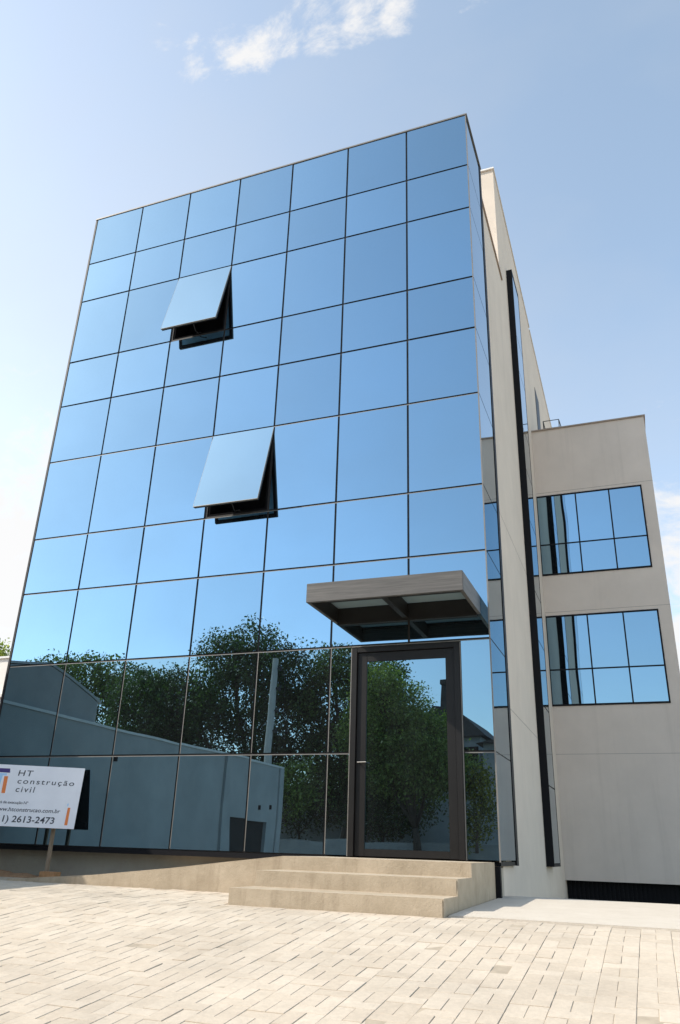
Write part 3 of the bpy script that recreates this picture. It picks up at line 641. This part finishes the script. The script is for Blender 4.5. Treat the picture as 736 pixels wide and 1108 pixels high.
tree('broadleaf_tree', (-1.0,-20.5,Z0), [(0,0,5.6,2.3,2.0,1.8),(-.6,.2,7.0,1.2,1.1,1.0),(1.2,0,6.4,1.5,1.3,1.2),(.2,0,3.6,2.2,1.8,1.5),(2.2,0,4.6,1.6,1.5,1.3)],
     30000, .145, LEAF_M, 'mid green tree mirrored between the utility pole and the door', .2, .38, GT, lean=(.1,0))
tree('courtyard_tree', (2.75,-17.6,Z0-.02), [(-.2,0,3.6,1.5,1.3,1.1),(1.0,.1,2.7,1.3,1.1,1.0),(-1.3,0,2.7,1.3,1.1,1.0),(-.9,0,4.9,1.3,1.1,1.0),(.2,0,2.3,1.4,1.1,.8),(-1.4,.1,5.7,1.0,.9,.8),(.9,.2,4.0,.55,.5,.8),(-2.0,.2,4.0,1.0,.9,1.2)],
     34000, .115, LEAF_L, 'light green spreading tree mirrored in the entrance door', .13, .35, GT, lean=(-.1,0))
tree('garden_shrub', (5.05,-17.2,Z0), [(0,0,1.0,.6,.6,.9),(.25,0,1.9,.45,.45,.7),(-.2,.1,2.3,.35,.35,.6)], 2600, .13, LEAF_Y, 'tall shrub with yellow leaves mirrored in the narrow pane right of the door', .05, .5, 'shrubs across the street', 'shrub')
tree('garden_shrub', (-2.6,-17.6,Z0), [(0,0,1.7,1.2,.8,.9),(1.1,0,2.1,.8,.7,.7)], 2600, .15, LEAF_L, 'bright green shrub mirrored just above the end of the boundary wall', .06, .5, 'shrubs across the street', 'shrub')
tree('garden_shrub', (.6,-18.6,Z0), [(0,0,1.3,1.3,.9,.9),(1.0,0,1.9,.8,.7,.8)], 2400, .15, LEAF_D, 'dark shrub mirrored low between the pole and the door', .06, .5, 'shrubs across the street', 'shrub')
tree('small_tree', (-9.75, 9.5, -.5), [(0,0,6.15,.6,.5,.35),(-.45,0,6.35,.5,.5,.35)], 1800, .14, LEAF_L, 'small light green treetop showing over the white house front at the left edge', .06, .5)
for k, (x, w, lab) in enumerate(((-4.2, 2.6, 'dark hedge mirrored low behind the utility pole'), (-.4, 2.4, 'dark hedge mirrored low between the pole and the door frame'))):
    tree('hedge', (x,-23.6,Z0), [(0,0,1.6,w,.8,1.2),(-w*.5,0,2.6,w*.5,.7,.8),(w*.45,0,2.5,w*.5,.7,.9)], 9000, .15, LEAF_D, lab, .06, .5, 'hedges before the garden wall', 'hedge')
# background trees filling the plot beyond
for k, (x, y, h, lab) in enumerate(((-15.5,-27,6.6,'bushy tree mirrored far back between the flat crown and the second dark tree'), (-1.5,-31,7.0,'tree mirrored far back behind the mid green tree'), (6.5,-38,6.0,'tree mirrored far back behind the grey houses'))):
    tree('background_tree', (x,y,Z0), [(0,0,h*.62,2.8,2.2,h*.3),(-1.6,0,h*.5,2.0,1.8,h*.26),(1.8,0,h*.48,2.1,1.8,h*.26),(0,0,h*.3,3.0,2.0,h*.22)], 9000, .23, (LEAF_M, LEAF_D, LEAF_M, LEAF_D)[k], lab, .22, .4, GT)

# ------------------------------------------------------------------ across the street
rw = MB().box(-60, 60, -18.1, -17.85, -2.2, .38).build('retaining_wall', SIDEW)
tag(rw, 'low concrete retaining wall mirrored along the bottom of the glass, under the trees', 'wall')
fw = MB().box(-9, 12, -25.2, -25.0, .2, 2.85).build('garden_wall', GREYW)
tag(fw, 'tall pale garden wall mirrored behind the trunk of the door tree', 'wall')
def house(name, x0, x1, y0, y1, zw, zr, label, chim=None):
    h = empty(name, ((x0+x1)/2, (y0+y1)/2, Z0), label, 'house', 'houses across the street')
    MB().box(x0, x1, y0, y1, 0, zw).build('wall', HOUSE, h)
    xm = x0 + (x1-x0)*.3
    rf = MB().extr([(x0-.3, zw+.002), (xm, zr), (x1-.9, zr-.25), (x1+.3, zw+.002)], 'y', y0-.3, y1+.3).build('roof', ROOFT, h)
    if chim: MB().box(chim-.24, chim+.24, y1-1.2, y1-.7, zw, zr+1.25).box(chim-.32, chim+.32, y1-1.28, y1-.62, zr+1.251, zr+1.5).build('chimney', ROOFT, rf)
    for x in np.arange(x0+.8, x1-.8, 1.7):
        w = MB().box(x, x+.9, y1, y1+.03, zw-1.7, zw-.5).build('window', BLACK, h)
    return h
house('tiled_house', -.6, 2.9, -36, -29.5, 5.6, 7.1, 'house with a dark tiled roof and chimney mirrored beside the door tree', 0.85)
house('flat_house', 3.5, 9.5, -33, -27, 4.9, 5.3, 'lower grey house mirrored right of the chimney house')
# utility pole
up = empty('utility_pole', (-1.0, -13.05, ZS-.03), 'tapered concrete utility pole mirrored in the glass behind the boundary wall', 'pole')
MB().tube([(0,0,-.2),(0,0,7.55)], [.17,.105], 10).build('post', POLEC, up, loc=(0,0,0))
for z in (5.2, 5.9, 6.6, 7.2): MB().box(-.02, .26, -.03, .03, z-.03, z+.03).tube([(.24,0,z-.09),(.24,0,z+.09)], [.045,.03], 8).build('bracket', CAN_IN, up, loc=(0,0,0))
MB().tube([(.1,0,7.3),(.42,0,7.0),(.45,0,6.4),(.15,0,6.1)], .016, 6).build('cable', BLACK, up, loc=(0,0,0))
